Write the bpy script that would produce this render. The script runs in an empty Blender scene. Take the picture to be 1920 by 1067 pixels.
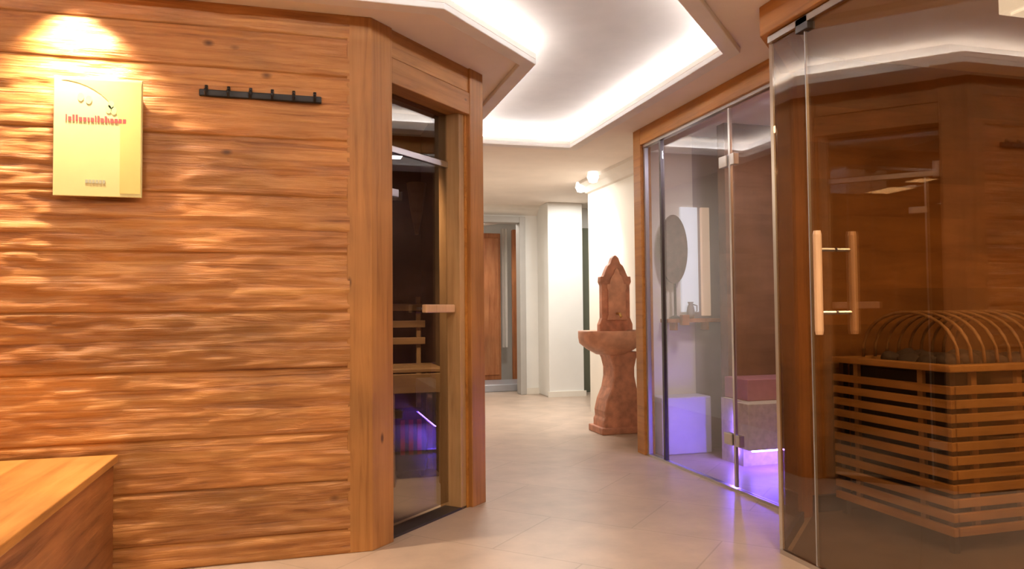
import bpy, bmesh, math, random
from mathutils import Vector, Matrix, noise
from mathutils.geometry import tessellate_polygon
random.seed(7)
S = bpy.context.scene
C = S.collection

# ---------------------------------------------------------------- camera
PITCH, ROLL, YAW, CAMH, FPX = .0355, -.0094, .2738, 1.09, 1409.88
F = Vector((math.sin(YAW)*math.cos(PITCH), math.cos(YAW)*math.cos(PITCH), math.sin(PITCH)))
R0 = Vector((math.cos(YAW), -math.sin(YAW), 0))
U0 = R0.cross(F)
R1 = R0*math.cos(ROLL) + U0*math.sin(ROLL)
U1 = -R0*math.sin(ROLL) + U0*math.cos(ROLL)
cd = bpy.data.cameras.new('camera'); cam = bpy.data.objects.new('camera', cd); C.objects.link(cam)
cd.sensor_width = 36; cd.lens = FPX/1920*36; cd.clip_start = .02
m = Matrix((R1, U1, -F)).transposed().to_4x4(); m.translation = (0, 0, CAMH)
cam.matrix_world = m
S.camera = cam

# ---------------------------------------------------------------- world and exposure
w = bpy.data.worlds.new('world'); S.world = w; w.use_nodes = True
w.node_tree.nodes['Background'].inputs[0].default_value = (.9, .8, .7, 1)
w.node_tree.nodes['Background'].inputs[1].default_value = .05
S.view_settings.view_transform = 'Standard'; S.view_settings.look = 'None'
S.view_settings.gamma = 1; S.view_settings.use_curve_mapping = False
S.view_settings.exposure = 0.35
S.cycles.max_bounces = 10; S.cycles.transparent_max_bounces = 16
S.cycles.sample_clamp_indirect = 6

def area(name, loc, size, power, col, rot=(0, 0, 0), spread=180):
    l = bpy.data.lights.new(name, 'AREA'); l.shape = 'RECTANGLE'; l.size, l.size_y = size
    l.energy = power; l.color = col; l.spread = math.radians(spread)
    o = bpy.data.objects.new(name, l); C.objects.link(o); o.location = loc; o.rotation_euler = rot
    return o
def spot(name, loc, power, col, tgt, angle=100, blend=.8, r=.03):
    l = bpy.data.lights.new(name, 'SPOT'); l.energy = power; l.color = col
    l.spot_size = math.radians(angle); l.spot_blend = blend; l.shadow_soft_size = r
    o = bpy.data.objects.new(name, l); C.objects.link(o); o.location = loc
    o.rotation_euler = (Vector(tgt)-Vector(loc)).to_track_quat('-Z', 'Y').to_euler()
    return o
WARM = (1, .78, .55); NEUT = (1, .92, .83); COOL = (.93, .96, 1)
H = 2.473
# two wall washers, then unseen downlights added as hall fill
DOWN = [(-.93, 3.40), (-2.0, 3.40), (-1.2, 1.2), (.6, .9), (-.4, -.6), (1.55, 1.5), (1.35, -.3)]
spot('wall_washer_light', (-.93, 3.39, H-.02), 170, WARM, (-.90, 3.51, 1.5), 100, 1, .035)
spot('wall_washer_light', (-1.9, 3.39, H-.02), 90, WARM, (-1.5, 3.52, 1.2), 110, .9, .02)
for x, y in DOWN[2:]:
    area('downlight', (x, y, H-.02), (.16, .16), 21, (1, .80, .58))  # unseen lamps added as general fill for the hall
# the far hall
area('far_hall_light', (2.3, 7.5, H-.02), (.6, .6), 34, (1, .95, .88))
area('far_hall_light', (3.3, 8.4, H-.02), (.4, .4), 20, (1, .96, .9))
area('far_room_light', (2.2, 10.2, H-.02), (.8, .5), 22, (1, .95, .88))
spot('corridor_spot_light', (2.80, 6.95, H-.12), 60, (1, .97, .93), (3.0, 7.2, .6), 80, .8, .03)
# unseen fill lights added inside the cabins
area('sauna_fill_light', (3.4, 1.3, H-.1), (.4, .3), 18, (1, .68, .4))  # added lamp, unseen, lifts the dark sauna interior
area('sauna_front_fill', (2.55, 1.7, H-.15), (.2, .2), 7, (1, .68, .4))  # added fill behind the glass front, not tied to a bench
area('steam_fill_light', (2.95, 4.05, H-.06), (.3, .3), 15, (.92, .82, .90))  # unseen lamp, placed so the tiled bench front is lit
spot('cabin_bench_fill', (.45, 4.05, H-.15), 170, (1, .75, .5), (.72, 4.9, .35), 50, .5, .05)  # added spot without a fixture, brightens the cabin bench

# ---------------------------------------------------------------- materials
def nt(name):
    mt = bpy.data.materials.new(name); mt.use_nodes = True
    t = mt.node_tree; b = t.nodes['Principled BSDF']
    return mt, t, b
def ramp(t, stops):
    r = t.nodes.new('ShaderNodeValToRGB'); e = r.color_ramp.elements
    while len(e) < len(stops): e.new(.5)
    for k, (p, c) in enumerate(stops): e[k].position = p; e[k].color = (*c, 1)
    return r
def plain(name, col, rough=.5, metal=0, var=.0, scale=6, bump=0, emit=None, es=0):
    mt, t, b = nt(name)
    b.inputs['Base Color'].default_value = (*col, 1); b.inputs['Roughness'].default_value = rough
    b.inputs['Metallic'].default_value = metal
    tc = t.nodes.new('ShaderNodeTexCoord'); n = t.nodes.new('ShaderNodeTexNoise')
    n.inputs['Scale'].default_value = scale; n.inputs['Detail'].default_value = 4
    t.links.new(tc.outputs['Object'], n.inputs['Vector'])
    v = max(var, .04)
    r = ramp(t, [(.3, [c*(1-v) for c in col]), (.7, [min(1, c*(1+v)) for c in col])])
    t.links.new(n.outputs['Fac'], r.inputs[0]); t.links.new(r.outputs[0], b.inputs['Base Color'])
    if bump:
        bp = t.nodes.new('ShaderNodeBump'); bp.inputs['Strength'].default_value = bump; bp.inputs['Distance'].default_value = .01
        t.links.new(n.outputs['Fac'], bp.inputs['Height']); t.links.new(bp.outputs[0], b.inputs['Normal'])
    if emit:
        b.inputs['Emission Color'].default_value = (*emit, 1); b.inputs['Emission Strength'].default_value = es
    return mt
def wood(name, dark, mid, light, grain='x', ang=0, rough=.5, fine=22, knots=0, bump=.25, edges=None, shift=0):
    mt, t, b = nt(name); L = t.links.new
    tc = t.nodes.new('ShaderNodeTexCoord')
    mp = t.nodes.new('ShaderNodeMapping'); mp.inputs['Rotation'].default_value = (0, 0, -ang)
    mp.inputs['Location'].default_value = (shift, shift*.7, shift*.3)
    L(tc.outputs['Object'], mp.inputs['Vector'])
    mp2 = t.nodes.new('ShaderNodeMapping')
    sc = {'x': (1.3, fine, fine), 'y': (fine, 1.3, fine), 'z': (fine, fine, 1.3)}[grain]
    mp2.inputs['Scale'].default_value = sc
    src = mp.outputs[0]
    if edges:                                   # every board has its own grain: shift by board number
        sep = t.nodes.new('ShaderNodeSeparateXYZ'); L(src, sep.inputs[0])
        acc = None
        for z in edges:
            g = t.nodes.new('ShaderNodeMath'); g.operation = 'GREATER_THAN'; g.inputs[1].default_value = z
            L(sep.outputs['Z'], g.inputs[0])
            if acc is None: acc = g.outputs[0]
            else:
                a = t.nodes.new('ShaderNodeMath'); a.operation = 'ADD'; L(acc, a.inputs[0]); L(g.outputs[0], a.inputs[1]); acc = a.outputs[0]
        wn = t.nodes.new('ShaderNodeTexWhiteNoise'); wn.noise_dimensions = '1D'; L(acc, wn.inputs['W'])
        ad = t.nodes.new('ShaderNodeVectorMath'); ad.operation = 'ADD'
        ms = t.nodes.new('ShaderNodeVectorMath'); ms.operation = 'SCALE'; ms.inputs['Scale'].default_value = 5
        L(wn.outputs['Color'], ms.inputs[0]); L(ms.outputs[0], ad.inputs[1]); L(src, ad.inputs[0]); src = ad.outputs[0]
    L(src, mp2.inputs['Vector'])
    n = t.nodes.new('ShaderNodeTexNoise'); n.inputs['Scale'].default_value = 1; n.inputs['Detail'].default_value = 7
    n.inputs['Roughness'].default_value = .62; n.inputs['Distortion'].default_value = .6
    L(mp2.outputs[0], n.inputs['Vector'])
    r = ramp(t, [(.28, dark), (.46, mid), (.72, light)]); L(n.outputs['Fac'], r.inputs[0])
    col = r.outputs[0]
    n2 = t.nodes.new('ShaderNodeTexNoise'); n2.inputs['Scale'].default_value = 2.2; n2.inputs['Detail'].default_value = 3
    L(src, n2.inputs['Vector'])
    r2 = ramp(t, [(.3, (.72, .72, .72)), (.7, (1.15, 1.12, 1.1))]); L(n2.outputs['Fac'], r2.inputs[0])
    mx = t.nodes.new('ShaderNodeMix'); mx.data_type = 'RGBA'; mx.blend_type = 'MULTIPLY'; mx.inputs['Factor'].default_value = 1
    L(col, mx.inputs['A']); L(r2.outputs[0], mx.inputs['B']); col = mx.outputs['Result']
    if edges:
        sp = t.nodes.new('ShaderNodeSeparateColor'); L(wn.outputs['Color'], sp.inputs[0])
        r3 = ramp(t, [(0, (.82, .8, .78)), (1, (1.15, 1.15, 1.15))]); L(sp.outputs[0], r3.inputs[0])
        m3 = t.nodes.new('ShaderNodeMix'); m3.data_type = 'RGBA'; m3.blend_type = 'MULTIPLY'; m3.inputs['Factor'].default_value = 1
        L(col, m3.inputs['A']); L(r3.outputs[0], m3.inputs['B']); col = m3.outputs['Result']
    if knots:
        mk = t.nodes.new('ShaderNodeMapping')
        mk.inputs['Scale'].default_value = {'x': (3.4, 3.4, 6), 'y': (2.6, 2.6, 5), 'z': (5, 5, 2.2)}[grain]
        L(src, mk.inputs['Vector'])
        vo = t.nodes.new('ShaderNodeTexVoronoi'); vo.inputs['Scale'].default_value = 1; L(mk.outputs[0], vo.inputs['Vector'])
        rk = ramp(t, [(.03, (1, 1, 1)), (.03+knots, (0, 0, 0))]); L(vo.outputs['Distance'], rk.inputs[0])
        m4 = t.nodes.new('ShaderNodeMix'); m4.data_type = 'RGBA'
        L(rk.outputs[0], m4.inputs['Factor']); L(col, m4.inputs['A']); m4.inputs['B'].default_value = (*[c*.45 for c in dark], 1)
        col = m4.outputs['Result']
    L(col, b.inputs['Base Color'])
    b.inputs['Roughness'].default_value = rough
    bp = t.nodes.new('ShaderNodeBump'); bp.inputs['Strength'].default_value = bump; bp.inputs['Distance'].default_value = .012
    L(n.outputs['Fac'], bp.inputs['Height']); L(bp.outputs[0], b.inputs['Normal'])
    return mt
def glass(name, tint, rough=.01, boost=1.0):
    mt = bpy.data.materials.new(name); mt.use_nodes = True; t = mt.node_tree; t.nodes.clear(); L = t.links.new
    o = t.nodes.new('ShaderNodeOutputMaterial'); tr = t.nodes.new('ShaderNodeBsdfTransparent'); gl = t.nodes.new('ShaderNodeBsdfGlossy')
    tr.inputs[0].default_value = (*tint, 1); gl.inputs['Roughness'].default_value = rough
    lw = t.nodes.new('ShaderNodeLayerWeight')
    p = t.nodes.new('ShaderNodeMath'); p.operation = 'POWER'; p.inputs[1].default_value = 5; lw.inputs[0].default_value = .5
    L(lw.outputs['Facing'], p.inputs[0])
    ma = t.nodes.new('ShaderNodeMath'); ma.operation = 'MULTIPLY_ADD'; ma.inputs[1].default_value = .95; ma.inputs[2].default_value = .045*boost
    L(p.outputs[0], ma.inputs[0])
    mx = t.nodes.new('ShaderNodeMixShader'); L(ma.outputs[0], mx.inputs[0]); L(tr.outputs[0], mx.inputs[1]); L(gl.outputs[0], mx.inputs[2])
    L(mx.outputs[0], o.inputs[0]); return mt

ZE = [.107, .33, .55, .84, 1.10, 1.36, 1.62, 1.88, 2.18, 2.36]
DK, MD, LT = (.19, .062, .014), (.42, .17, .046), (.62, .31, .10)
R45 = math.radians(45)
M = {
 'hewn': wood('hewn_larch', DK, MD, LT, 'x', 0, .38, 30, .075, .75, ZE),
 'postx': wood('post_larch', (.26, .10, .022), (.40, .175, .045), (.48, .225, .065), 'z', 0, .5, 26, .04, .2),
 'diag': wood('diagonal_larch', (.22, .08, .018), (.40, .175, .045), (.50, .235, .07), 'x', R45, .5, 22, .04, .3),
 'beamy': wood('orange_larch_beam', (.32, .12, .018), (.47, .195, .036), (.55, .25, .055), 'y', 0, .45, 24, 0, .15),
 'jamb': wood('pale_spruce', (.34, .18, .07), (.48, .28, .12), (.56, .35, .17), 'z', 0, .5, 24, 0, .1),
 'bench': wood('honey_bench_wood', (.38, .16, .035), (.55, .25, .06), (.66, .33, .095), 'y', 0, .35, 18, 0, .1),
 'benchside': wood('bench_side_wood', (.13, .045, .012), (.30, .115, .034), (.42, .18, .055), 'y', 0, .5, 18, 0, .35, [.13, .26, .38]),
 'saunawall': wood('sauna_lining', (.27, .12, .03), (.36, .17, .045), (.44, .22, .06), 'x', 0, .5, 9, 0, .1, [.2, .4, .6, .8, 1., 1.2, 1.4, 1.6, 1.8, 2., 2.2]),
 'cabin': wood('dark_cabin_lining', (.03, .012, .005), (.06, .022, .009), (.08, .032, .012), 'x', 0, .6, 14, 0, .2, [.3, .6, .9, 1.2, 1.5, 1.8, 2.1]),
 'slat': wood('heater_slat', (.36, .17, .045), (.52, .27, .075), (.62, .34, .11), 'x', 0, .5, 16, 0, .1),
 'slaty': wood('heater_slat_side', (.36, .17, .045), (.52, .27, .075), (.62, .34, .11), 'y', 0, .5, 16, 0, .1),
 'handle': wood('pale_handle_wood', (.55, .32, .17), (.68, .42, .24), (.75, .5, .3), 'z', 0, .4, 30, 0, .05),
 'cabbench': wood('cabin_bench_wood', (.30, .16, .06), (.42, .24, .10), (.5, .3, .14), 'x', 0, .5, 16, 0, .1),
 'brownwall': wood('brown_wall_tile', (.14, .07, .035), (.20, .105, .055), (.26, .14, .08), 'x', 0, .4, 7, 0, .1, [.6, .9, 1.2, 1.5, 1.8, 2.1]),
 'cabinet': wood('red_brown_cabinet', (.28, .08, .025), (.45, .16, .055), (.58, .25, .1), 'z', 0, .4, 12, .04, .1),
 'stone': plain('terracotta_stone', (.47, .205, .12), .55, var=.28, scale=14, bump=.3),
 'basin': plain('worn_terracotta', (.58, .29, .18), .4, var=.25, scale=10, bump=.2),
 'plaster': plain('ceiling_plaster', (.88, .78, .69), .8, var=.02, scale=3),
 'upper': plain('upper_plaster', (.50, .44, .39), .8, var=.02),  # ceiling plaster toned darker to put in the dim recess centre
 'cove': plain('cove_plaster', (.84, .80, .76), .8, var=.02),
 'white': plain('white_wall', (.80, .79, .75), .7, var=.03, scale=2),
 'cream': plain('cream_wall', (.78, .73, .64), .7, var=.03, scale=2),
 'crown': plain('crown_plaster', (.8, .75, .68), .7),
 'grey': plain('grey_frame', (.42, .40, .37), .5),
 'saunafloor': plain('dark_sauna_floor', (.12, .085, .055), .5, var=.15, scale=5),
 'olive': plain('olive_grey_gap', (.16, .17, .12), .5),
 'lilac': plain('lilac_wall', (.40, .345, .35), .6, var=.06, scale=5),
 'lilacbench': plain('lilac_bench', (.62, .60, .70), .4, var=.05),
 'pink': plain('pink_tile', (.46, .20, .21), .4, var=.1, scale=20),
 'beige': plain('beige_tile', (.60, .55, .38), .5, var=.15, scale=25),
 'chrome': plain('brushed_metal', (.62, .61, .60), .28, 1),
 'dmetal': plain('dark_metal', (.10, .09, .09), .4, .8),
 'black': plain('black_iron', (.015, .014, .014), .45, .3),
 'blackstone': plain('black_skirting', (.012, .01, .01), .5),
 'grind': plain('grey_seal', (.45, .46, .50), .35, .4),
 'led': plain('led_strip', (1, 1, 1), .5, emit=(.93, .96, 1), es=72),
 'ledblue': plain('blue_led', (.2, .15, 1), .5, emit=(.17, .09, 1), es=130),
 'spotlens': plain('lamp_lens', (1, 1, 1), .5, emit=(1, .95, .85), es=5),
 'lamp': plain('lamp_cover', (.9, .88, .85), .4, emit=(1, .95, .9), es=.9),
 'yellow': plain('yellow_plaque', (.68, .60, .27), .38, var=.06, scale=5),
 'yellowd': plain('ochre_print', (.62, .50, .16), .4),
 'palep': plain('pale_print', (.80, .76, .52), .4),
 'red': plain('red_lettering', (.72, .05, .05), .6),
 'greenp': plain('green_print', (.42, .52, .22), .5),
 'greyp': plain('grey_print', (.42, .42, .30), .5),
 'brass': plain('brass_tap', (.62, .42, .16), .3, 1),
 'redreflection': plain('red_reflection_glow', (.4, .02, .03), .5, emit=(1, .06, .12), es=.02),  # faint red imitating the light strip's reflection in the cabin glass
 'window': plain('frosted_panel', (.8, .84, .86), .4, emit=(.85, .92, 1), es=.35),
 'peach': plain('peach_panel', (.8, .55, .4), .4, emit=(1, .7, .45), es=.3),
 'mirror': plain('brown_disc', (.12, .065, .05), .5, var=.3, scale=20),
 'curtain': plain('white_curtain', (.8, .76, .7), .8),
 'rock': plain('sauna_rock', (.10, .075, .06), .8, var=.3, scale=12, bump=.6),
 'glass_s': glass('bronze_glass', (.82, .73, .60), .005, 2.9),
 'glass_t': glass('clear_glass', (.93, .93, .95), .005, 1.9),
 'glass_c': glass('smoked_glass', (.72, .69, .66), .005, 3.2),
}
# floor: large beige stone tiles
mt, t, b = nt('stone_tile_floor'); L = t.links.new
tc = t.nodes.new('ShaderNodeTexCoord'); mp = t.nodes.new('ShaderNodeMapping'); mp.inputs['Rotation'].default_value = (0, 0, R45)
L(tc.outputs['Object'], mp.inputs['Vector'])
bk = t.nodes.new('ShaderNodeTexBrick'); bk.offset = .5; bk.inputs['Scale'].default_value = 1
bk.inputs['Brick Width'].default_value = .9; bk.inputs['Row Height'].default_value = .6; bk.inputs['Mortar Size'].default_value = .004
bk.inputs['Color1'].default_value = (.41, .315, .245, 1); bk.inputs['Color2'].default_value = (.445, .345, .272, 1)
bk.inputs['Mortar'].default_value = (.34, .265, .20, 1); L(mp.outputs[0], bk.inputs['Vector'])
n = t.nodes.new('ShaderNodeTexNoise'); n.inputs['Scale'].default_value = 4; n.inputs['Detail'].default_value = 8; n.inputs['Roughness'].default_value = .6
L(tc.outputs['Object'], n.inputs['Vector'])
r = ramp(t, [(.3, (.84, .83, .82)), (.7, (1.12, 1.1, 1.08))]); L(n.outputs['Fac'], r.inputs[0])
mx = t.nodes.new('ShaderNodeMix'); mx.data_type = 'RGBA'; mx.blend_type = 'MULTIPLY'; mx.inputs['Factor'].default_value = 1
L(bk.outputs['Color'], mx.inputs['A']); L(r.outputs[0], mx.inputs['B']); L(mx.outputs['Result'], b.inputs['Base Color'])
b.inputs['Roughness'].default_value = .38
bp = t.nodes.new('ShaderNodeBump'); bp.inputs['Strength'].default_value = .15; bp.inputs['Distance'].default_value = .01
L(n.outputs['Fac'], bp.inputs['Height']); L(bp.outputs[0], b.inputs['Normal'])
M['floor'] = mt

# ---------------------------------------------------------------- helpers
def root_loc(o):
    while o.parent: o = o.parent
    return o.location
def obj(name, bm, mat, parent=None, bev=0, smooth=False):
    bmesh.ops.recalc_face_normals(bm, faces=bm.faces)
    me = bpy.data.meshes.new(name)
    o = bpy.data.objects.new(name, me); C.objects.link(o)
    if parent:
        o.parent = parent; loc = Vector(root_loc(parent))
    else:
        xs = [v.co for v in bm.verts]
        lo = [min(c[i] for c in xs) for i in range(3)]; hi = [max(c[i] for c in xs) for i in range(3)]
        loc = Vector(((lo[0]+hi[0])/2, (lo[1]+hi[1])/2, lo[2])) if name not in KEEP else Vector((0, 0, 0))
        o.location = loc
    bmesh.ops.translate(bm, verts=bm.verts, vec=-loc)
    bm.to_mesh(me); bm.free(); me.materials.append(M[mat])
    if smooth:
        for p in me.polygons: p.use_smooth = True
    if bev:
        md = o.modifiers.new('bevel', 'BEVEL'); md.width = bev; md.segments = 2; md.limit_method = 'ANGLE'
    return o
KEEP = {'wall_left', 'floor', 'ceiling', 'wall_sauna'}
def tag(o, label, cat, group=None, kind=None):
    o['label'] = label; o['category'] = cat
    if group: o['group'] = group
    if kind: o['kind'] = kind
    return o
def thing(name, loc, label, cat, group=None):
    o = bpy.data.objects.new(name, None); C.objects.link(o); o.location = loc; o.empty_display_size = .1
    return tag(o, label, cat, group)
def struct(name, bm, mat, bev=0, label=None, smooth=False):
    o = obj(name, bm, mat, None, bev, smooth); o['kind'] = 'structure'
    if label: o['label'] = label; o['category'] = name.split('_')[0]
    return o
class Fr:
    """wall frame: t along the wall, d out of the wall into the room, z up"""
    def __init__(s, ox, oy, a): s.o = Vector((ox, oy, 0)); s.e = Vector((math.cos(a), math.sin(a), 0)); s.n = Vector((math.sin(a), -math.cos(a), 0))
    def p(s, t, d, z): return s.o + s.e*t + s.n*d + Vector((0, 0, z))
    def box(s, bm, t0, t1, d0, d1, z0, z1):
        v = [bm.verts.new(s.p(t, d, z)) for t in (t0, t1) for d in (d0, d1) for z in (z0, z1)]
        for f in ((0, 1, 3, 2), (4, 6, 7, 5), (0, 4, 5, 1), (2, 3, 7, 6), (0, 2, 6, 4), (1, 5, 7, 3)): bm.faces.new([v[i] for i in f])
        return bm
WF = Fr(0, 0, 0)
def B(*a):                                   # boxes given as (x0,x1,y0,y1,z0,z1)
    bm = bmesh.new()
    for (x0, x1, y0, y1, z0, z1) in a: WF.box(bm, x0, x1, -y0, -y1, z0, z1)
    return bm
def FB(fr, *a):
    bm = bmesh.new()
    for q in a: fr.box(bm, *q)
    return bm
def tube(bm, pts, r, seg=8, close=False):
    pts = [Vector(p) for p in pts]; rings = []
    n = len(pts); up = Vector((0, 0, 1))
    for i, p in enumerate(pts):
        d = (pts[(i+1) % n]-pts[i-1]) if close else (pts[min(i+1, n-1)]-pts[max(i-1, 0)])
        d.normalize(); a = up if abs(d.z) < .9 else Vector((1, 0, 0))
        u = d.cross(a).normalized(); v = d.cross(u).normalized()
        rr = r[i] if isinstance(r, (list, tuple)) else r
        rings.append([bm.verts.new(p+u*math.cos(2*math.pi*k/seg)*rr+v*math.sin(2*math.pi*k/seg)*rr) for k in range(seg)])
    for i in range(n if close else n-1):
        a, b_ = rings[i], rings[(i+1) % n]
        for k in range(seg): bm.faces.new((a[k], a[(k+1) % seg], b_[(k+1) % seg], b_[k]))
    if not close: bm.faces.new(rings[0]); bm.faces.new(rings[-1])
    return bm
def lathe(bm, prof, cx, cy, sx=1, sy=1, seg=32):
    rings = []
    for r_, z in prof: rings.append([bm.verts.new((cx+r_*sx*math.cos(2*math.pi*k/seg), cy+r_*sy*math.sin(2*math.pi*k/seg), z)) for k in range(seg)])
    for a, b_ in zip(rings, rings[1:]):
        for k in range(seg): bm.faces.new((a[k], a[(k+1) % seg], b_[(k+1) % seg], b_[k]))
    bm.faces.new(rings[0]); bm.faces.new(rings[-1]); return bm
def prism(bm, pts, vec):
    vec = Vector(vec); a = [bm.verts.new(p) for p in pts]; b_ = [bm.verts.new(Vector(p)+vec) for p in pts]
    tri = tessellate_polygon([[Vector(p) for p in pts]])
    for t_ in tri:
        bm.faces.new([a[i] for i in t_]); bm.faces.new([b_[i] for i in reversed(t_)])
    n_ = len(pts)
    for i in range(n_): bm.faces.new((a[i], a[(i+1) % n_], b_[(i+1) % n_], b_[i]))
    return bm
def offset(poly, d):
    """move every edge of a counter-clockwise polygon outward by d"""
    out = []; n_ = len(poly)
    for i in range(n_):
        p0, p1, p2 = [Vector(poly[(i+k) % n_]) for k in (-1, 0, 1)]
        e1 = (p1-p0).normalized(); e2 = (p2-p1).normalized()
        n1 = Vector((e1.y, -e1.x)); n2 = Vector((e2.y, -e2.x))
        out.append(p1 + (n1+n2)*(d/(1+n1.dot(n2))))
    return out

# ---------------------------------------------------------------- setting: floor and ceiling
struct('floor', B((-4.4, 5.2, -3, 12.2, -.1, 0)), 'floor')
COVE = [(-2.9, 2.35), (1.01, 2.35), (2.153, 3.492), (2.153, 5.852), (1.243, 5.852), (1.243, 3.896), (.617, 3.27), (-2.9, 3.27)]
outer = [(-4.4, -3), (5.2, -3), (5.2, 12.2), (-4.4, 12.2)]
def slab(outer, hole, z0, z1):
    bm = bmesh.new(); o3 = [Vector((x, y, 0)) for x, y in outer]; h3 = [Vector((x, y, 0)) for x, y in hole]
    tri = tessellate_polygon([o3, h3]); allp = o3+h3
    lo = [bm.verts.new((p.x, p.y, z0)) for p in allp]; hi = [bm.verts.new((p.x, p.y, z1)) for p in allp]
    for a in tri: bm.faces.new([lo[i] for i in a]); bm.faces.new([hi[i] for i in a])
    for s_, n_ in ((0, len(o3)), (len(o3), len(h3))):
        for i in range(n_):
            j = (i+1) % n_; bm.faces.new((lo[s_+i], lo[s_+j], hi[s_+j], hi[s_+i]))
    return bm
struct('ceiling', slab(outer, COVE, H, H+.03), 'plaster')
WO = offset(COVE, .15)
def ringband(polyA, polyB, z0, z1):
    bm = bmesh.new(); n_ = len(polyA)
    v = [[bm.verts.new((p[0], p[1], z)) for p in P_] for P_, z in ((polyA, z0), (polyB, z0), (polyB, z1), (polyA, z1))]
    for k in range(4):
        a, b_ = v[k], v[(k+1) % 4]
        for i in range(n_): bm.faces.new((a[i], a[(i+1) % n_], b_[(i+1) % n_], b_[i]))
    return bm
struct('trim_1', ringband(COVE, offset(COVE, .085), H-.03, H), 'cove', .004)                # raised lip around the recess
struct('trim_2', ringband(WO, offset(WO, .03), H+.03, H+.15), 'cove')                      # upright sides of the recess
UC = offset(COVE, .19)
bm = bmesh.new(); prism(bm, [(p[0], p[1], H+.125) for p in UC], (0, 0, .03)); struct('trim_3', bm, 'upper')
bm = ringband(offset(COVE, .11), offset(COVE, .135), H+.032, H+.045)
tag(obj('cove_light_strip', bm, 'led'), 'white light strip hidden behind the lip of the ceiling recess', 'light strip')

# ---------------------------------------------------------------- setting: left plank wall (hewn boards)
WY = 3.536
bm = bmesh.new()
xs = [-4.3+i*.06 for i in range(45)]; x = xs[-1]
while x < .205: x += .014; xs.append(x)
zs = []; ez = [0]+ZE+[H]
for k in range(len(ez)-1):
    n_ = max(6, int((ez[k+1]-ez[k])/.011))
    zs += [(ez[k]+(ez[k+1]-ez[k])*i/n_, k, i/n_) for i in range(n_+1)]
rows = []
for z, k, f_ in zs:
    row = []
    for x in xs:
        q = Vector((x*3.2+k*7.3, k*3.1, z*15))
        d = .009*noise.noise(q) + .007*noise.noise(Vector((x*7+k*5, k, z*34))) + .003*noise.noise(Vector((x*16, k*4, z*90)))
        d += .003*math.sin(k*12.3)
        ed = min(f_, 1-f_); 
        if ed < .001: d = -.007
        row.append(bm.verts.new((x, WY-.016-d, z)))
    rows.append(row)
for a, b_ in zip(rows, rows[1:]):
    for i in range(len(xs)-1): bm.faces.new((a[i], a[i+1], b_[i+1], b_[i]))
# body behind the boards
WF.box(bm, -4.3, .25, -(WY), -(WY+.10), 0, H)
struct('wall_left', bm, 'hewn', label='rough hewn orange larch board wall with the yellow plaque', smooth=True)

A = Fr(.311, 3.536, R45); LFc = Fr(.311, 3.536, 0)
# corner post wraps the corner
bm = bmesh.new()
pts = [LFc.p(-.107, -.09, 0), LFc.p(-.107, .012, 0), Vector((.311+.005, 3.536-.012, 0)), A.p(.151, .012, 0), A.p(.151, -.09, 0), A.p(.02, -.09, 0)]
prism(bm, pts, (0, 0, H)); struct('trim_4', bm, 'postx', .004)
# door face of the left cabin
struct('trim_5', FB(A, (.853, .993, -.1, .012, 0, H)), 'postx', .004)
struct('wall_diagonal', FB(A, (.151, .853, -.1, 0, 2.335, H)), 'diag', .003)
struct('trim_6', FB(A, (.151, .853, -.1, .01, 2.205, 2.33)), 'diag', .004)
struct('trim_7', FB(A, (.835, .853, -.1, -.012, 0, 2.205), ), 'beamy', .002)
struct('trim_8', FB(A, (.151, .853, -.16, -.10, 2.205, 2.26)), 'diag')
struct('wall_corridor', B((.93, 1.013, 4.245, 6.4, 0, H)), 'postx')
# dark lining of the left cabin
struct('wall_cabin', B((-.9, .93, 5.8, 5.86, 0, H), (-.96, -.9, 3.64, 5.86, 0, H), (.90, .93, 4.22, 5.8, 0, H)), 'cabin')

# door_1: smoked glass door of the left cabin
d1 = thing('door_1', A.p(.45, -.1, 0), 'smoked glass door of the left cabin, with a short wooden bar handle', 'door'); d1['kind'] = 'structure'
obj('pane', FB(A, (.235, .80, -.112, -.104, .035, 1.90)), 'glass_c', d1)
obj('transom_pane', FB(A, (.151, .835, -.112, -.104, 1.94, 2.205)), 'glass_c', d1)
obj('side_pane', FB(A, (.151, .228, -.112, -.104, .01, 1.90)), 'glass_c', d1)
obj('jamb', FB(A, (.785, .835, -.16, -.02, 0, 2.205)), 'jamb', d1, .003)
obj('rail', FB(A, (.151, .785, -.122, -.094, 1.902, 1.935)), 'chrome', d1, .002)
obj('edge_profile', FB(A, (.226, .237, -.116, -.10, .02, 1.90)), 'chrome', d1)
obj('hinge', FB(A, (.151, .19, -.13, -.07, 1.89, 1.99)), 'chrome', d1, .003)
obj('hinge', FB(A, (.225, .325, -.125, -.085, 1.675, 1.715)), 'chrome', d1, .003)
obj('hinge', FB(A, (.151, .25, -.125, -.085, .22, .27)), 'chrome', d1, .003)
hb = bmesh.new(); hz = 1.108
A.box(hb, .50, .775, -.075, -.045, hz-.022, hz+.022)
hb = obj('door_handle', hb, 'handle', d1, .006)
for x in (.54, .74): obj('bracket', tube(bmesh.new(), [A.p(x, -.10, hz), A.p(x, -.07, hz)], .007), 'chrome', hb)
obj('threshold', FB(A, (.151, .853, -.13, -.02, 0, .012)), 'dmetal', d1)

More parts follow.
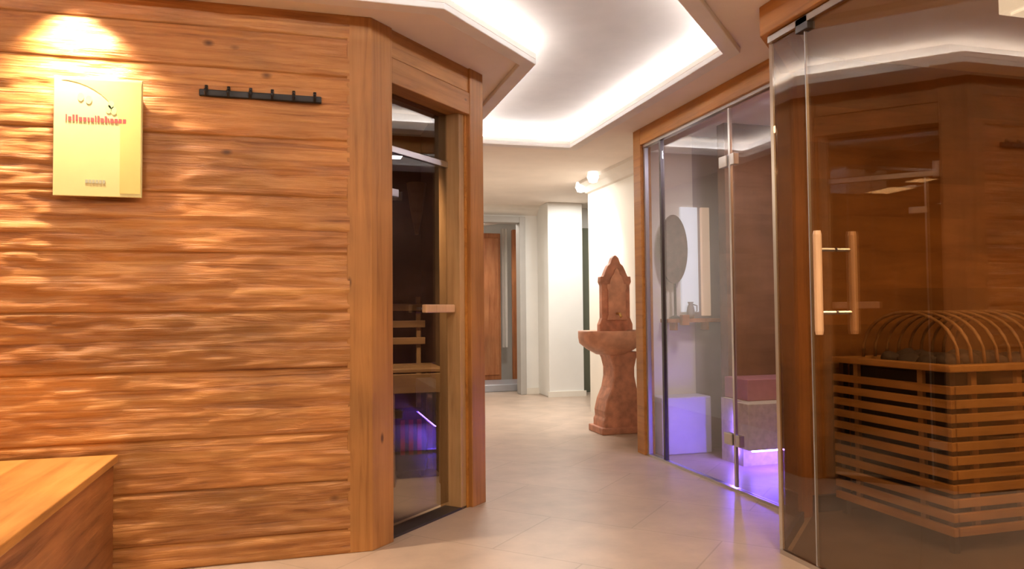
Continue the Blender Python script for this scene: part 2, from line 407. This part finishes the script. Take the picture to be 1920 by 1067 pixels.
# things inside the left cabin
cb = thing('cabin_bench', (.72, 5.0, 0), 'dim wooden bench on square legs inside the left cabin', 'bench')
obj('seat', B(*[(.50, .89, 4.78+i*.11, 4.87+i*.11, .705, .73) for i in range(5)]), 'cabbench', cb, .004)
obj('apron', B((.50, .89, 4.74, 4.765, .58, .70)), 'cabbench', cb, .003)
for x in (.53, .85): obj('leg', B((x, x+.035, 4.745, 4.80, 0, .58)), 'cabbench', cb, .003)
for x in (.53, .85): obj('leg', B((x, x+.035, 5.24, 5.30, 0, .70)), 'cabbench', cb, .003)
br = thing('backrest', (.6, 5.55, 0), 'wooden slat backrest above the bench inside the left cabin', 'backrest')
for x in (.35, .80): obj('upright', B((x, x+.03, 5.40, 5.44, 0, 1.2)), 'cabbench', br)
obj('rail', B(*[(.3, .86, 5.375, 5.40, z, z+.05) for z in (.86, .98, 1.10)]), 'cabbench', br, .004)
bm = bmesh.new(); prism(bm, [(.84, 5.60, 2.03), (1.0-.11, 5.5, 2.05), (.885, 5.5, 1.66), (.865, 5.53, 1.66)], (-.0, .10, 0))
bm2 = bmesh.new()
for zt, hw in ((1.66, .012), (1.85, .05), (2.03, .085)): pass
lathe(bm2, [(.015, 1.66), (.05, 1.85), (.075, 2.04)], .82, 5.5, seg=8); bm.free()
tag(obj('lamp_shade', bm2, 'cabbench'), 'tapering wooden lamp shade high in the corner of the left cabin', 'lamp')
ht = thing('heater', (.66, 5.0, 0), 'made-up dark box with red bars imitating a reflection, under the cabin bench', 'heater')  # made-up heater; its red bars stand in for a reflection
obj('body', B((.60, .80, 5.0, 5.16, .04, .44)), 'black', ht, .01)
for k in range(3): obj('reflection_bar', B((.63+k*.055, .66+k*.055, 4.985, 5.0, .15, .38)), 'redreflection', ht, .003)
for x in (.61, .77): obj('foot', B((x, x+.02, 5.02, 5.14, 0, .04)), 'black', ht)

# ---------------------------------------------------------------- things on the left wall
pl = thing('plaque', (-.818, WY-.05, 1.585), 'yellow rectangular plaque with a red line of lettering, mounted on the board wall', 'plaque')
PF = Fr(-.985, WY, 0)
obj('panel', FB(PF, (0, .335, .045, .06, 1.585, 2.085)), 'yellow', pl, .002)
for x in (.03, .285): obj('standoff', FB(PF, (x, x+.02, 0, .045, 1.62, 2.05)), 'dmetal', pl)
bm = bmesh.new()
arc = [PF.p(.02+.23*math.cos(a), .0605, 1.87+.20*math.sin(a)) for a in [math.radians(d) for d in range(0, 96, 8)]]
prism(bm, arc+[PF.p(.30, .0605, 2.08), PF.p(.325, .0605, 2.05), PF.p(.325, .0605, 1.87)][::-1] if False else [PF.p(.25, .0605, 1.60), PF.p(.33, .0605, 1.60), PF.p(.33, .0605, 2.075), PF.p(.10, .0605, 2.075)] + arc[::-1], PF.n*.0008)
obj('print', bm, 'yellowd', pl)
bm = bmesh.new(); x = .045; rnd = random.Random(3)
while x < .265:                                       # the illegible red line: letter-sized strokes
    w_ = rnd.choice((.005, .008, .012)); h_ = rnd.choice((.018, .018, .027))
    PF.box(bm, x, x+w_, .0605, .0618, 1.898, 1.898+h_); x += w_+.004
obj('lettering', bm, 'red', pl)
for cx_, cz in ((.10, 2.0), (.13, 1.99), (.205, 1.955), (.215, 1.975), (.225, 1.95)):
    obj('emblem', prism(bmesh.new(), [PF.p(cx_+.012*math.cos(a), .061, cz+.018*math.sin(a)) for a in [k*math.pi/5 for k in range(10)]], PF.n*.0006), 'greenp', pl)
bm = bmesh.new()
for k in range(6): PF.box(bm, .12+k*.013, .13+k*.013, .0605, .0615, 1.64, 1.655)
obj('lettering', bm, 'greyp', pl)
hk = thing('hook_rail', (-.17, WY-.01, 2.06), 'black iron coat hook rail on the board wall right of the yellow plaque', 'hook rail')
HF = Fr(-.43, WY, 0)
obj('bar', FB(HF, (0, .52, .01, .032, 2.047, 2.077)), 'black', hk, .004)
for k in range(6):
    x = .03+k*.092; bm = bmesh.new()
    tube(bm, [HF.p(x, .03, 2.085), HF.p(x, .045, 2.075), HF.p(x, .052, 2.055), HF.p(x, .062, 2.045), HF.p(x, .072, 2.055), HF.p(x, .074, 2.068)], .006)
    tube(bm, [HF.p(x, .03, 2.075), HF.p(x, .032, 2.094)], .007)
    obj('hook', bm, 'black', hk, smooth=True)

# wooden bench, lower left
bn = thing('wooden_bench', (-1.6, 2.7, 0), 'honey coloured wooden bench with board sides against the board wall', 'bench')
obj('seat', B((-2.6, -.735, .9, 3.495, .475, .507)), 'bench', bn, .004)
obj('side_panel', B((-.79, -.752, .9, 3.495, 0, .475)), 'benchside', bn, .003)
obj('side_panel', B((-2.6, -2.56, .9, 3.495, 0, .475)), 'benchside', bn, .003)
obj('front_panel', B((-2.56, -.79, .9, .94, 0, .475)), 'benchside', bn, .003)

# ---------------------------------------------------------------- steam room (right, middle)
SX = 2.487
ST = Fr(SX, 5.337, -math.pi/2)                        # t runs towards the camera, d to the hall
struct('trim_9', FB(ST, (0, .125, -.09, .0, 0, H)), 'beamy', .004)            # left post
struct('trim_10', FB(ST, (.125, 1.83, -.09, .0, 2.345, H)), 'beamy', .004)    # header
struct('trim_11', FB(ST, (1.83, 1.94, -.09, .0, 0, H)), 'postx', .004)        # right post
struct('trim_12', FB(ST, (.125, 1.83, -.06, -.02, 2.325, 2.345)), 'chrome')
struct('trim_13', FB(ST, (.125, 1.83, -.06, -.02, 0, .014)), 'chrome')
sp = thing('glass_panel', ST.p(.2, -.04, 0), 'narrow clear fixed glass panel beside the left post of the steam room', 'glass panel')
obj('pane', FB(ST, (.135, .40, -.044, -.036, .014, 2.325)), 'glass_t', sp)
obj('profile', FB(ST, (.125, .15, -.055, -.025, .014, 2.325)), 'grind', sp)
obj('profile', FB(ST, (.385, .41, -.055, -.025, .014, 2.325)), 'dmetal', sp)
d2 = thing('door_2', ST.p(.9, -.04, 0), 'clear glass door of the steam room between two fixed panels', 'door'); d2['kind'] = 'structure'
obj('pane', FB(ST, (.415, 1.30, -.044, -.036, .02, 2.32)), 'glass_t', d2)
obj('edge_profile', FB(ST, (1.295, 1.315, -.048, -.03, .02, 2.32)), 'chrome', d2)
for z in (.30, 2.0): obj('hinge', FB(ST, (1.20, 1.29, -.056, -.02, z-.035, z+.035)), 'chrome', d2, .003)
sp = thing('glass_panel', ST.p(1.6, -.04, 0), 'clear fixed glass panel of the steam room beside the right post, violet light behind', 'glass panel')
obj('pane', FB(ST, (1.325, 1.83, -.044, -.036, .014, 2.325)), 'glass_t', sp)
for z in (.30, 2.0): obj('hinge_plate', FB(ST, (1.33, 1.37, -.056, -.02, z-.035, z+.035)), 'chrome', sp, .003)

struct('wall_steam_back', B((2.58, 4.0, 5.35, 5.42, 0, H)), 'lilac')
struct('wall_steam_right', B((3.02, 4.0, 4.9, 5.0, 0, H)), 'brownwall')
struct('wall_steam_side', B((3.98, 4.05, 3.55, 4.9, 0, H)), 'brownwall')
tag(obj('low_bench', B((2.60, 3.015, 5.14, 5.345, 0, .43)), 'lilacbench', bev=.01), 'pale lilac low bench at the back wall of the steam room', 'bench')
sb = thing('tiled_bench', (3.3, 4.65, 0), 'beige tiled bench with pink back ledge, lit violet from below', 'bench')
obj('front', B((2.885, 3.97, 4.45, 4.615, .14, .45)), 'beige', sb, .004)
obj('body', B((2.95, 3.97, 4.62, 4.895, .0, .45)), 'beige', sb)
obj('ledge', B((2.98, 3.97, 4.60, 4.895, .45, .60)), 'pink', sb, .006)
obj('light_strip', B((2.92, 3.9, 4.46, 4.475, .128, .14)), 'ledblue', sb)
obj('light_strip', B((2.935, 2.945, 4.70, 4.71, .06, .36)), 'ledblue', sb)
sh = thing('wall_shelf', (2.93, 5.3, 1.0), 'small brown shelf on the back wall of the steam room', 'shelf')
obj('board', B((2.70, 3.16, 5.22, 5.348, .99, 1.02)), 'cabinet', sh, .003)
for x in (2.78, 3.05): obj('bracket', B((x, x+.02, 5.25, 5.345, .93, .99)), 'cabinet', sh)
mr = thing('round_table_mirror', (2.80, 5.28, 1.02), 'oval brown disc on a thin stalk, standing on the steam room shelf', 'mirror')
bm = bmesh.new(); prism(bm, [(2.79+.12*math.cos(a), 5.27, 1.56+.27*math.sin(a)) for a in [k*math.pi/16 for k in range(32)]], (0, .02, 0))
obj('disc', bm, 'mirror', mr, .006)
obj('stalk', tube(bmesh.new(), [(2.80, 5.285, 1.03), (2.80, 5.285, 1.32)], .010), 'dmetal', mr)
obj('base', lathe(bmesh.new(), [(.05, 1.0205), (.05, 1.03), (.012, 1.045)], 2.80, 5.285), 'dmetal', mr)
bm = lathe(bmesh.new(), [(.025, 1.0205), (.034, 1.06), (.026, 1.11), (.016, 1.13), (.024, 1.15)], 2.93, 5.28)
jg = thing('jug', (2.93, 5.28, 1.0205), 'small grey jug standing on the steam room shelf', 'jug')
obj('body', bm, 'grey', jg, smooth=True)
obj('handle', tube(bmesh.new(), [(2.95, 5.28, 1.13), (2.985, 5.28, 1.12), (2.985, 5.28, 1.08), (2.958, 5.28, 1.06)], .005), 'grey', jg)
tag(obj('small_box', B((2.80, 2.86, 5.17, 5.22, .97, 1.05)), 'cabinet', bev=.004), 'small dark red-brown box at the front edge of the steam room shelf', 'box')
wp = thing('lit_wall_panel', (3.0, 5.34, 1.1), 'tall frosted panel glowing white and peach on the steam room wall', 'light panel')
obj('panel', B((2.88, 3.03, 5.325, 5.348, 1.07, 1.90)), 'window', wp, .004)
obj('side_panel', B((3.06, 3.13, 5.315, 5.348, 1.04, 1.90)), 'peach', wp, .004)

# ---------------------------------------------------------------- sauna (right, front)
GX = 2.069; GY = 2.948; GZ = 2.33
SA = Fr(GX, GY, -math.pi/2)
CH = Fr(GX, GY, R45)                                   # short angled glass side running back to the post
struct('wall_sauna', B((2.57, 4.6, 3.48, 3.54, 0, H), (4.55, 4.62, -1.0, 3.48, 0, H), (GX, 4.6, -1.05, -1.0, 0, H)), 'saunawall')
struct('baseboard_sauna', B((2.57, 4.55, 3.455, 3.48, .0, .09)), 'blackstone')
bm = bmesh.new()
prism(bm, [(GX-.045, -1, GZ+.005), (GX-.045, GY+.02, GZ+.005), (SX-.02, 3.39, GZ+.005), (SX+.06, 3.33, GZ+.005), (GX+.05, GY-.02, GZ+.005), (GX+.05, -1, GZ+.005)], (0, 0, H-GZ-.005))
struct('trim_14', bm, 'beamy', .004)
struct('trim_15', FB(SA, (.0, 3.9, -.02, .02, GZ-.03, GZ)), 'chrome', .002)
struct('trim_16', FB(SA, (.0, 3.9, -.012, .012, 0, .02)), 'chrome')
cp = thing('glass_panel', CH.p(.28, 0, 0), 'narrow angled glass panel at the near corner of the sauna', 'glass panel')
obj('pane', FB(CH, (.01, .57, -.004, .004, .02, 2.30)), 'glass_t', cp)
obj('edge_profile', FB(CH, (0, .014, -.01, .01, .0, 2.30)), 'chrome', cp)
obj('base_profile', FB(CH, (.014, .57, -.012, .012, 0, .05)), 'dmetal', cp)
sp = thing('glass_panel', SA.p(.12, 0, 0), 'tall narrow bronze glass panel between the sauna corner and the glass door', 'glass panel')
obj('pane', FB(SA, (.012, .238, -.005, .005, .02, 2.30)), 'glass_s', sp)
d3 = thing('door_3', SA.p(.8, 0, 0), 'bronze glass sauna door with paired pale wooden bar handles', 'door'); d3['kind'] = 'structure'
obj('pane', FB(SA, (.246, 2.2, -.005, .005, .024, 2.297)), 'glass_s', d3)
obj('edge_profile', FB(SA, (.240, .246, -.006, .006, .02, 2.30)), 'grind', d3)
for s in (-1, 1):
    bm = bmesh.new(); q = SA.p(.393, s*.083, 0)
    tube(bm, [(q.x, q.y, .985), (q.x, q.y, 1.0), (q.x, q.y, 1.385), (q.x, q.y, 1.40)], [.014, .017, .017, .014], 12)
    hd = obj('door_handle', bm, 'handle', d3, smooth=False)
    for z in (1.073, 1.325): obj('standoff', tube(bmesh.new(), [SA.p(.393, s*.006, z), SA.p(.393, s*.072, z)], .008), 'chrome', hd)
obj('clamp', FB(SA, (.20, .28, -.02, .02, 2.27, 2.33)), 'dmetal', d3, .003)
# panels continuing past the frame
sp = thing('glass_panel', SA.p(3.0, 0, 0), 'fixed bronze glass panel of the sauna beyond the door, outside the frame', 'glass panel')
obj('pane', FB(SA, (2.21, 3.9, -.005, .005, .02, 2.30)), 'glass_s', sp)

bm = bmesh.new(); prism(bm, [(2.10, -1, .0), (2.10, 2.93, .0), (2.57, 3.40, .0), (2.57, 3.455, .0), (4.55, 3.455, .0), (4.55, -1, .0)], (0, 0, .004))
struct('floor', bm, 'saunafloor')

# heater with slatted guard
hx0, hx1, hy0, hy1 = 2.745, 3.60, 2.672, 3.43
sv = thing('sauna_heater', ((hx0+hx1)/2, (hy0+hy1)/2, 0), 'large sauna heater in a slatted wooden guard with arched rods on top', 'heater')
pf = []
n_s = 11; zt0 = .085; step = (.765-zt0)/n_s
for k in range(n_s):
    z = zt0+k*step
    obj('slat', B((hx0, hx0+.022, hy0, hy1, z, z+.037)), 'slaty', sv, .002)
    obj('slat', B((hx0+.03, hx1, hy0, hy0+.022, z, z+.037)), 'slat', sv, .002)
obj('top_frame', B((hx0-.008, hx0+.06, hy0-.008, hy1, .802, .832), (hx0+.06, hx1, hy0-.008, hy0+.06, .802, .832), (hx1-.06, hx1, hy0+.06, hy1, .802, .832), (hx0+.06, hx1-.06, hy1-.06, hy1, .802, .832)), 'slaty', sv, .004)
for (x, y) in ((hx0+.024, hy0+.026), (hx0+.024, hy1-.05), (hx1-.05, hy0+.026), (hx1-.05, hy1-.05)):
    obj('leg', B((x, x+.03, y, y+.03, .004, .802)), 'dmetal', sv)
for y in (hy0+.18, hy0+.60): obj('upright', B((hx0+.023, hx0+.043, y, y+.03, .09, .802)), 'cabbench', sv)
for x in (hx0+.14, hx0+.40, hx0+.66): obj('upright', B((x, x+.03, hy0+.023, hy0+.043, .09, .802)), 'cabbench', sv)
obj('body', B((hx0+.05, hx1-.08, hy0+.05, hy1-.06, .10, .795)), 'black', sv, .01)
rr = random.Random(5)
for k in range(24):
    bm = bmesh.new(); bmesh.ops.create_icosphere(bm, subdivisions=2, radius=rr.uniform(.045, .065))
    c = Vector((hx0+.18+(k % 6)*.10, hy0+.18+(k//6)*.12, .815+rr.uniform(0, .02)))
    for v in bm.verts: v.co = v.co*(1+.25*noise.noise(v.co*20+c*9)); v.co.z *= .75
    bmesh.ops.translate(bm, verts=bm.verts, vec=c); obj('stone', bm, 'rock', sv, smooth=True)
for k in range(9):
    x = hx0+.13+k*.075; cy = (hy0+hy1)/2; pts = []
    for a in range(0, 181, 12):
        a_ = math.radians(a); pts.append((x, cy+.30*math.cos(a_), .832+.235*math.sin(a_)**.8))
    obj('rod', tube(bmesh.new(), pts, .008, 8), 'cabbench', sv, smooth=True)
sl = thing('ceiling_lamp_box', (3.0, 2.2, 2.34), 'white box lamp under the sauna ceiling', 'lamp')
obj('housing', B((2.72, 3.1, 1.95, 2.36, 2.27, H-.002)), 'lamp', sl, .006)  # glow put into the material so the box shows white
obj('cover', B((2.75, 3.07, 1.98, 2.33, 2.26, 2.27)), 'lamp', sl)
# benches inside the sauna, at the far right
sbn = thing('sauna_bench', (4.1, 1.8, 0), 'slatted wooden sauna bench along the far side wall', 'bench')
obj('seat', B(*[(3.86+i*.115, 3.96+i*.115, .3, 3.3, .86, .89) for i in range(6)]), 'slaty', sbn, .003)
for y in (.35, 1.7, 3.2): obj('leg', B((3.9, 3.95, y, y+.05, .004, .86)), 'slaty', sbn)

# ---------------------------------------------------------------- far hall
struct('wall_right', B((3.0, 3.1, 5.42, 7.6, 0, H)), 'cream')
struct('trim_17', B((2.62, 3.0, 5.345, 5.45, 0, H)), 'cream')
struct('wall_far', B((2.84, 4.9, 9.5, 9.6, 0, H), (.9, 1.75, 9.5, 9.6, 0, H), (1.75, 2.84, 9.5, 9.6, 2.33, H)), 'white')
struct('wall_alcove', B((4.8, 4.9, 7.6, 9.5, 0, H)), 'white')
struct('trim_18', B((3.02, 3.49, 9.05, 9.495, 0, H)), 'white', .01)     # white boxed column
struct('trim_19', B((2.76, 2.84, 9.44, 9.62, 0, 2.33), (1.68, 1.76, 9.44, 9.62, 0, 2.33), (1.76, 2.76, 9.44, 9.62, 2.25, 2.33)), 'grey', .006)
bm = bmesh.new()
prism(bm, [(3.0, 5.45, H), (2.86, 5.45, H), (2.87, 5.45, H-.03), (2.93, 5.45, H-.06), (2.97, 5.45, H-.11), (3.0, 5.45, H-.12)], (0, 2.15, 0))
struct('trim_20', bm, 'crown')
bm = bmesh.new()
prism(bm, [(1.0, 9.5, H), (1.0, 9.36, H), (1.0, 9.37, H-.03), (1.0, 9.43, H-.06), (1.0, 9.5, H-.12)], (2.02, 0, 0))
struct('trim_21', bm, 'crown')
struct('trim_22', B((2.84, 3.02, 9.47, 9.5, 0, .08), (3.0, 3.51, 9.03, 9.05, 0, .07)), 'cream')
struct('wall_hall_left', B((.93, 1.013, 6.4, 9.5, 0, H)), 'cream')
struct('wall_far_room', B((.9, 4.4, 11.4, 11.5, 0, H), (.9, 1., 9.6, 11.4, 0, H), (3.9, 4., 9.6, 11.4, 0, H)), 'white')
# olive slab added and coloured dark to stand in for a gap
struct('door_4', B((3.53, 4.3, 9.46, 9.499, 0, 2.2)), 'olive', .004)
cab = thing('wooden_cabinet', (2.6, 10.95, 0), 'tall red-brown wooden cabinet in the room beyond the doorway', 'cabinet')
obj('body', B((2.2, 2.86, 10.8, 11.2, .08, 2.25)), 'cabinet', cab, .01)
obj('door', B((2.24, 2.52, 10.78, 10.8, .15, 2.18)), 'cabinet', cab, .008)
obj('door', B((2.54, 2.83, 10.78, 10.8, .15, 2.18)), 'cabinet', cab, .008)
obj('plinth', B((2.22, 2.84, 10.83, 11.18, 0, .08)), 'dmetal', cab)
cu = bmesh.new()
pts = [(2.90+i*.012, 10.9+.015*math.sin(i*1.6), 0.55) for i in range(9)]
prism(cu, pts+[(p[0], p[1]+.006, p[2]) for p in pts[::-1]], (0, 0, 1.78))
tag(obj('curtain', cu, 'curtain'), 'narrow white curtain hanging beside the red-brown cabinet', 'curtain')
tag(obj('wooden_post', B((3.02, 3.08, 10.7, 10.78, 0, 2.3)), 'cabinet', bev=.005), 'slim brown wooden post right of the white curtain', 'post')
tag(obj('shower_step', B((2.3, 3.3, 9.9, 10.6, 0, .10)), 'grind', bev=.01), 'low grey step on the floor beyond the far doorway', 'step')
bm = bmesh.new()
prism(bm, [(2.1, 10.2, 2.36), (2.1, 10.2, 2.42), (2.95, 10.2, 2.46), (2.9, 10.2, 2.40), (2.7, 10.2, 2.35), (2.4, 10.2, 2.31)], (0, .35, 0))
tag(obj('hanging_canopy', bm, 'curtain'), 'curved white fabric canopy under the ceiling beyond the far doorway', 'canopy')

for (x, y, lab) in ((2.90, 7.55, 'round white spotlight at the corridor cornice, farther of the two'), (2.80, 6.95, 'round white spotlight at the corridor cornice, nearer of the two')):
    t_ = thing('ceiling_spotlight', (x, y, H-.1), lab, 'lamp', 'spotlights along the corridor cornice')
    obj('housing', lathe(bmesh.new(), [(.045, H-.09), (.06, H-.06), (.05, H-.005)], x, y), 'lamp', t_, smooth=True)
    obj('lens', lathe(bmesh.new(), [(.01, H-.112), (.038, H-.105), (.045, H-.09)], x, y), 'spotlens', t_, smooth=True)

# fountain
fn = thing('stone_fountain', (2.76, 6.3, 0), 'carved terracotta wall fountain with pointed back panel, basin and scrolled pedestal', 'fountain')
FY = 6.30
bm = bmesh.new()                                       # back panel, seen from the hall
half = [(.0, 1.60), (.03, 1.575), (.05, 1.52), (.075, 1.50), (.095, 1.46), (.12, 1.40), (.15, 1.40), (.155, 1.35), (.14, 1.32), (.14, 1.02), (.165, .96), (.165, .88)]
prof = [(-a, z) for a, z in half[::-1]]+half[1:]
prism(bm, [(2.79+a, FY+.10, z) for a, z in prof], (0, .07, 0)); obj('back_panel', bm, 'stone', fn, .008)
bm = bmesh.new(); prism(bm, [(2.795+a*.62, FY+.085, 1.12+(z-1.12)*.75) for a, z in prof[1:-1]], (0, .02, 0)); obj('relief', bm, 'basin', fn, .006)
bm = lathe(bmesh.new(), [(.06, .69), (.14, .70), (.23, .75), (.29, .80), (.30, .85), (.30, .895), (.30, .91), (.27, .89), (.2, .84), (.05, .82)], 2.67, FY-.05, 1, .78, 40)
obj('basin', bm, 'basin', fn, smooth=True)
half = [(.15, .72), (.12, .66), (.10, .58), (.10, .50), (.12, .40), (.165, .30), (.19, .20), (.185, .14), (.20, .12), (.20, .0)]
prof = [(-a, z) for a, z in half]+[(a, z) for a, z in half[::-1]]
bm = bmesh.new(); prism(bm, [(2.76+a, FY-.13, z) for a, z in prof], (0, .26, 0)); obj('pedestal', bm, 'stone', fn, .015)
obj('plinth', B((2.53, 2.985, FY-.16, FY+.17, 0, .06)), 'stone', fn, .008)
obj('tap', tube(bmesh.new(), [(2.79, FY+.09, 1.06), (2.79, FY+.02, 1.06), (2.79, FY-.01, 1.03)], .012), 'brass', fn, smooth=True)

# ---------------------------------------------------------------- rest of the hall, behind the camera
struct('wall_back', B((-4.4, 4.6, -3, -2.9, 0, H)), 'cream')
struct('wall_side', B((-4.4, -4.3, -2.9, 3.6, 0, H)), 'cream')
struct('wall_rear_right', B((GX, GX+.08, -2.9, -1.05, 0, H)), 'cream')
DL = ['above the yellow plaque', 'above the wooden bench by the board wall', 'added as fill in the hall ceiling left of the recess', 'added as fill in the hall ceiling just ahead of the viewer', 'added as fill in the hall ceiling behind the viewer', 'added as fill in front of the sauna door', 'added as fill near the far end of the sauna glass']
for i, (x, y) in enumerate(DOWN):
    t_ = thing('recessed_downlight', (x, y, H-.01), 'recessed round downlight '+DL[i], 'lamp')
    r_ = .035 if i < 2 else .09
    bm = bmesh.new(); tube(bm, [(x+r_*1.15*math.cos(a), y+r_*1.15*math.sin(a), H-.004) for a in [k*math.pi/10 for k in range(20)]], .006, 8, True)
    obj('ring', bm, 'chrome', t_)
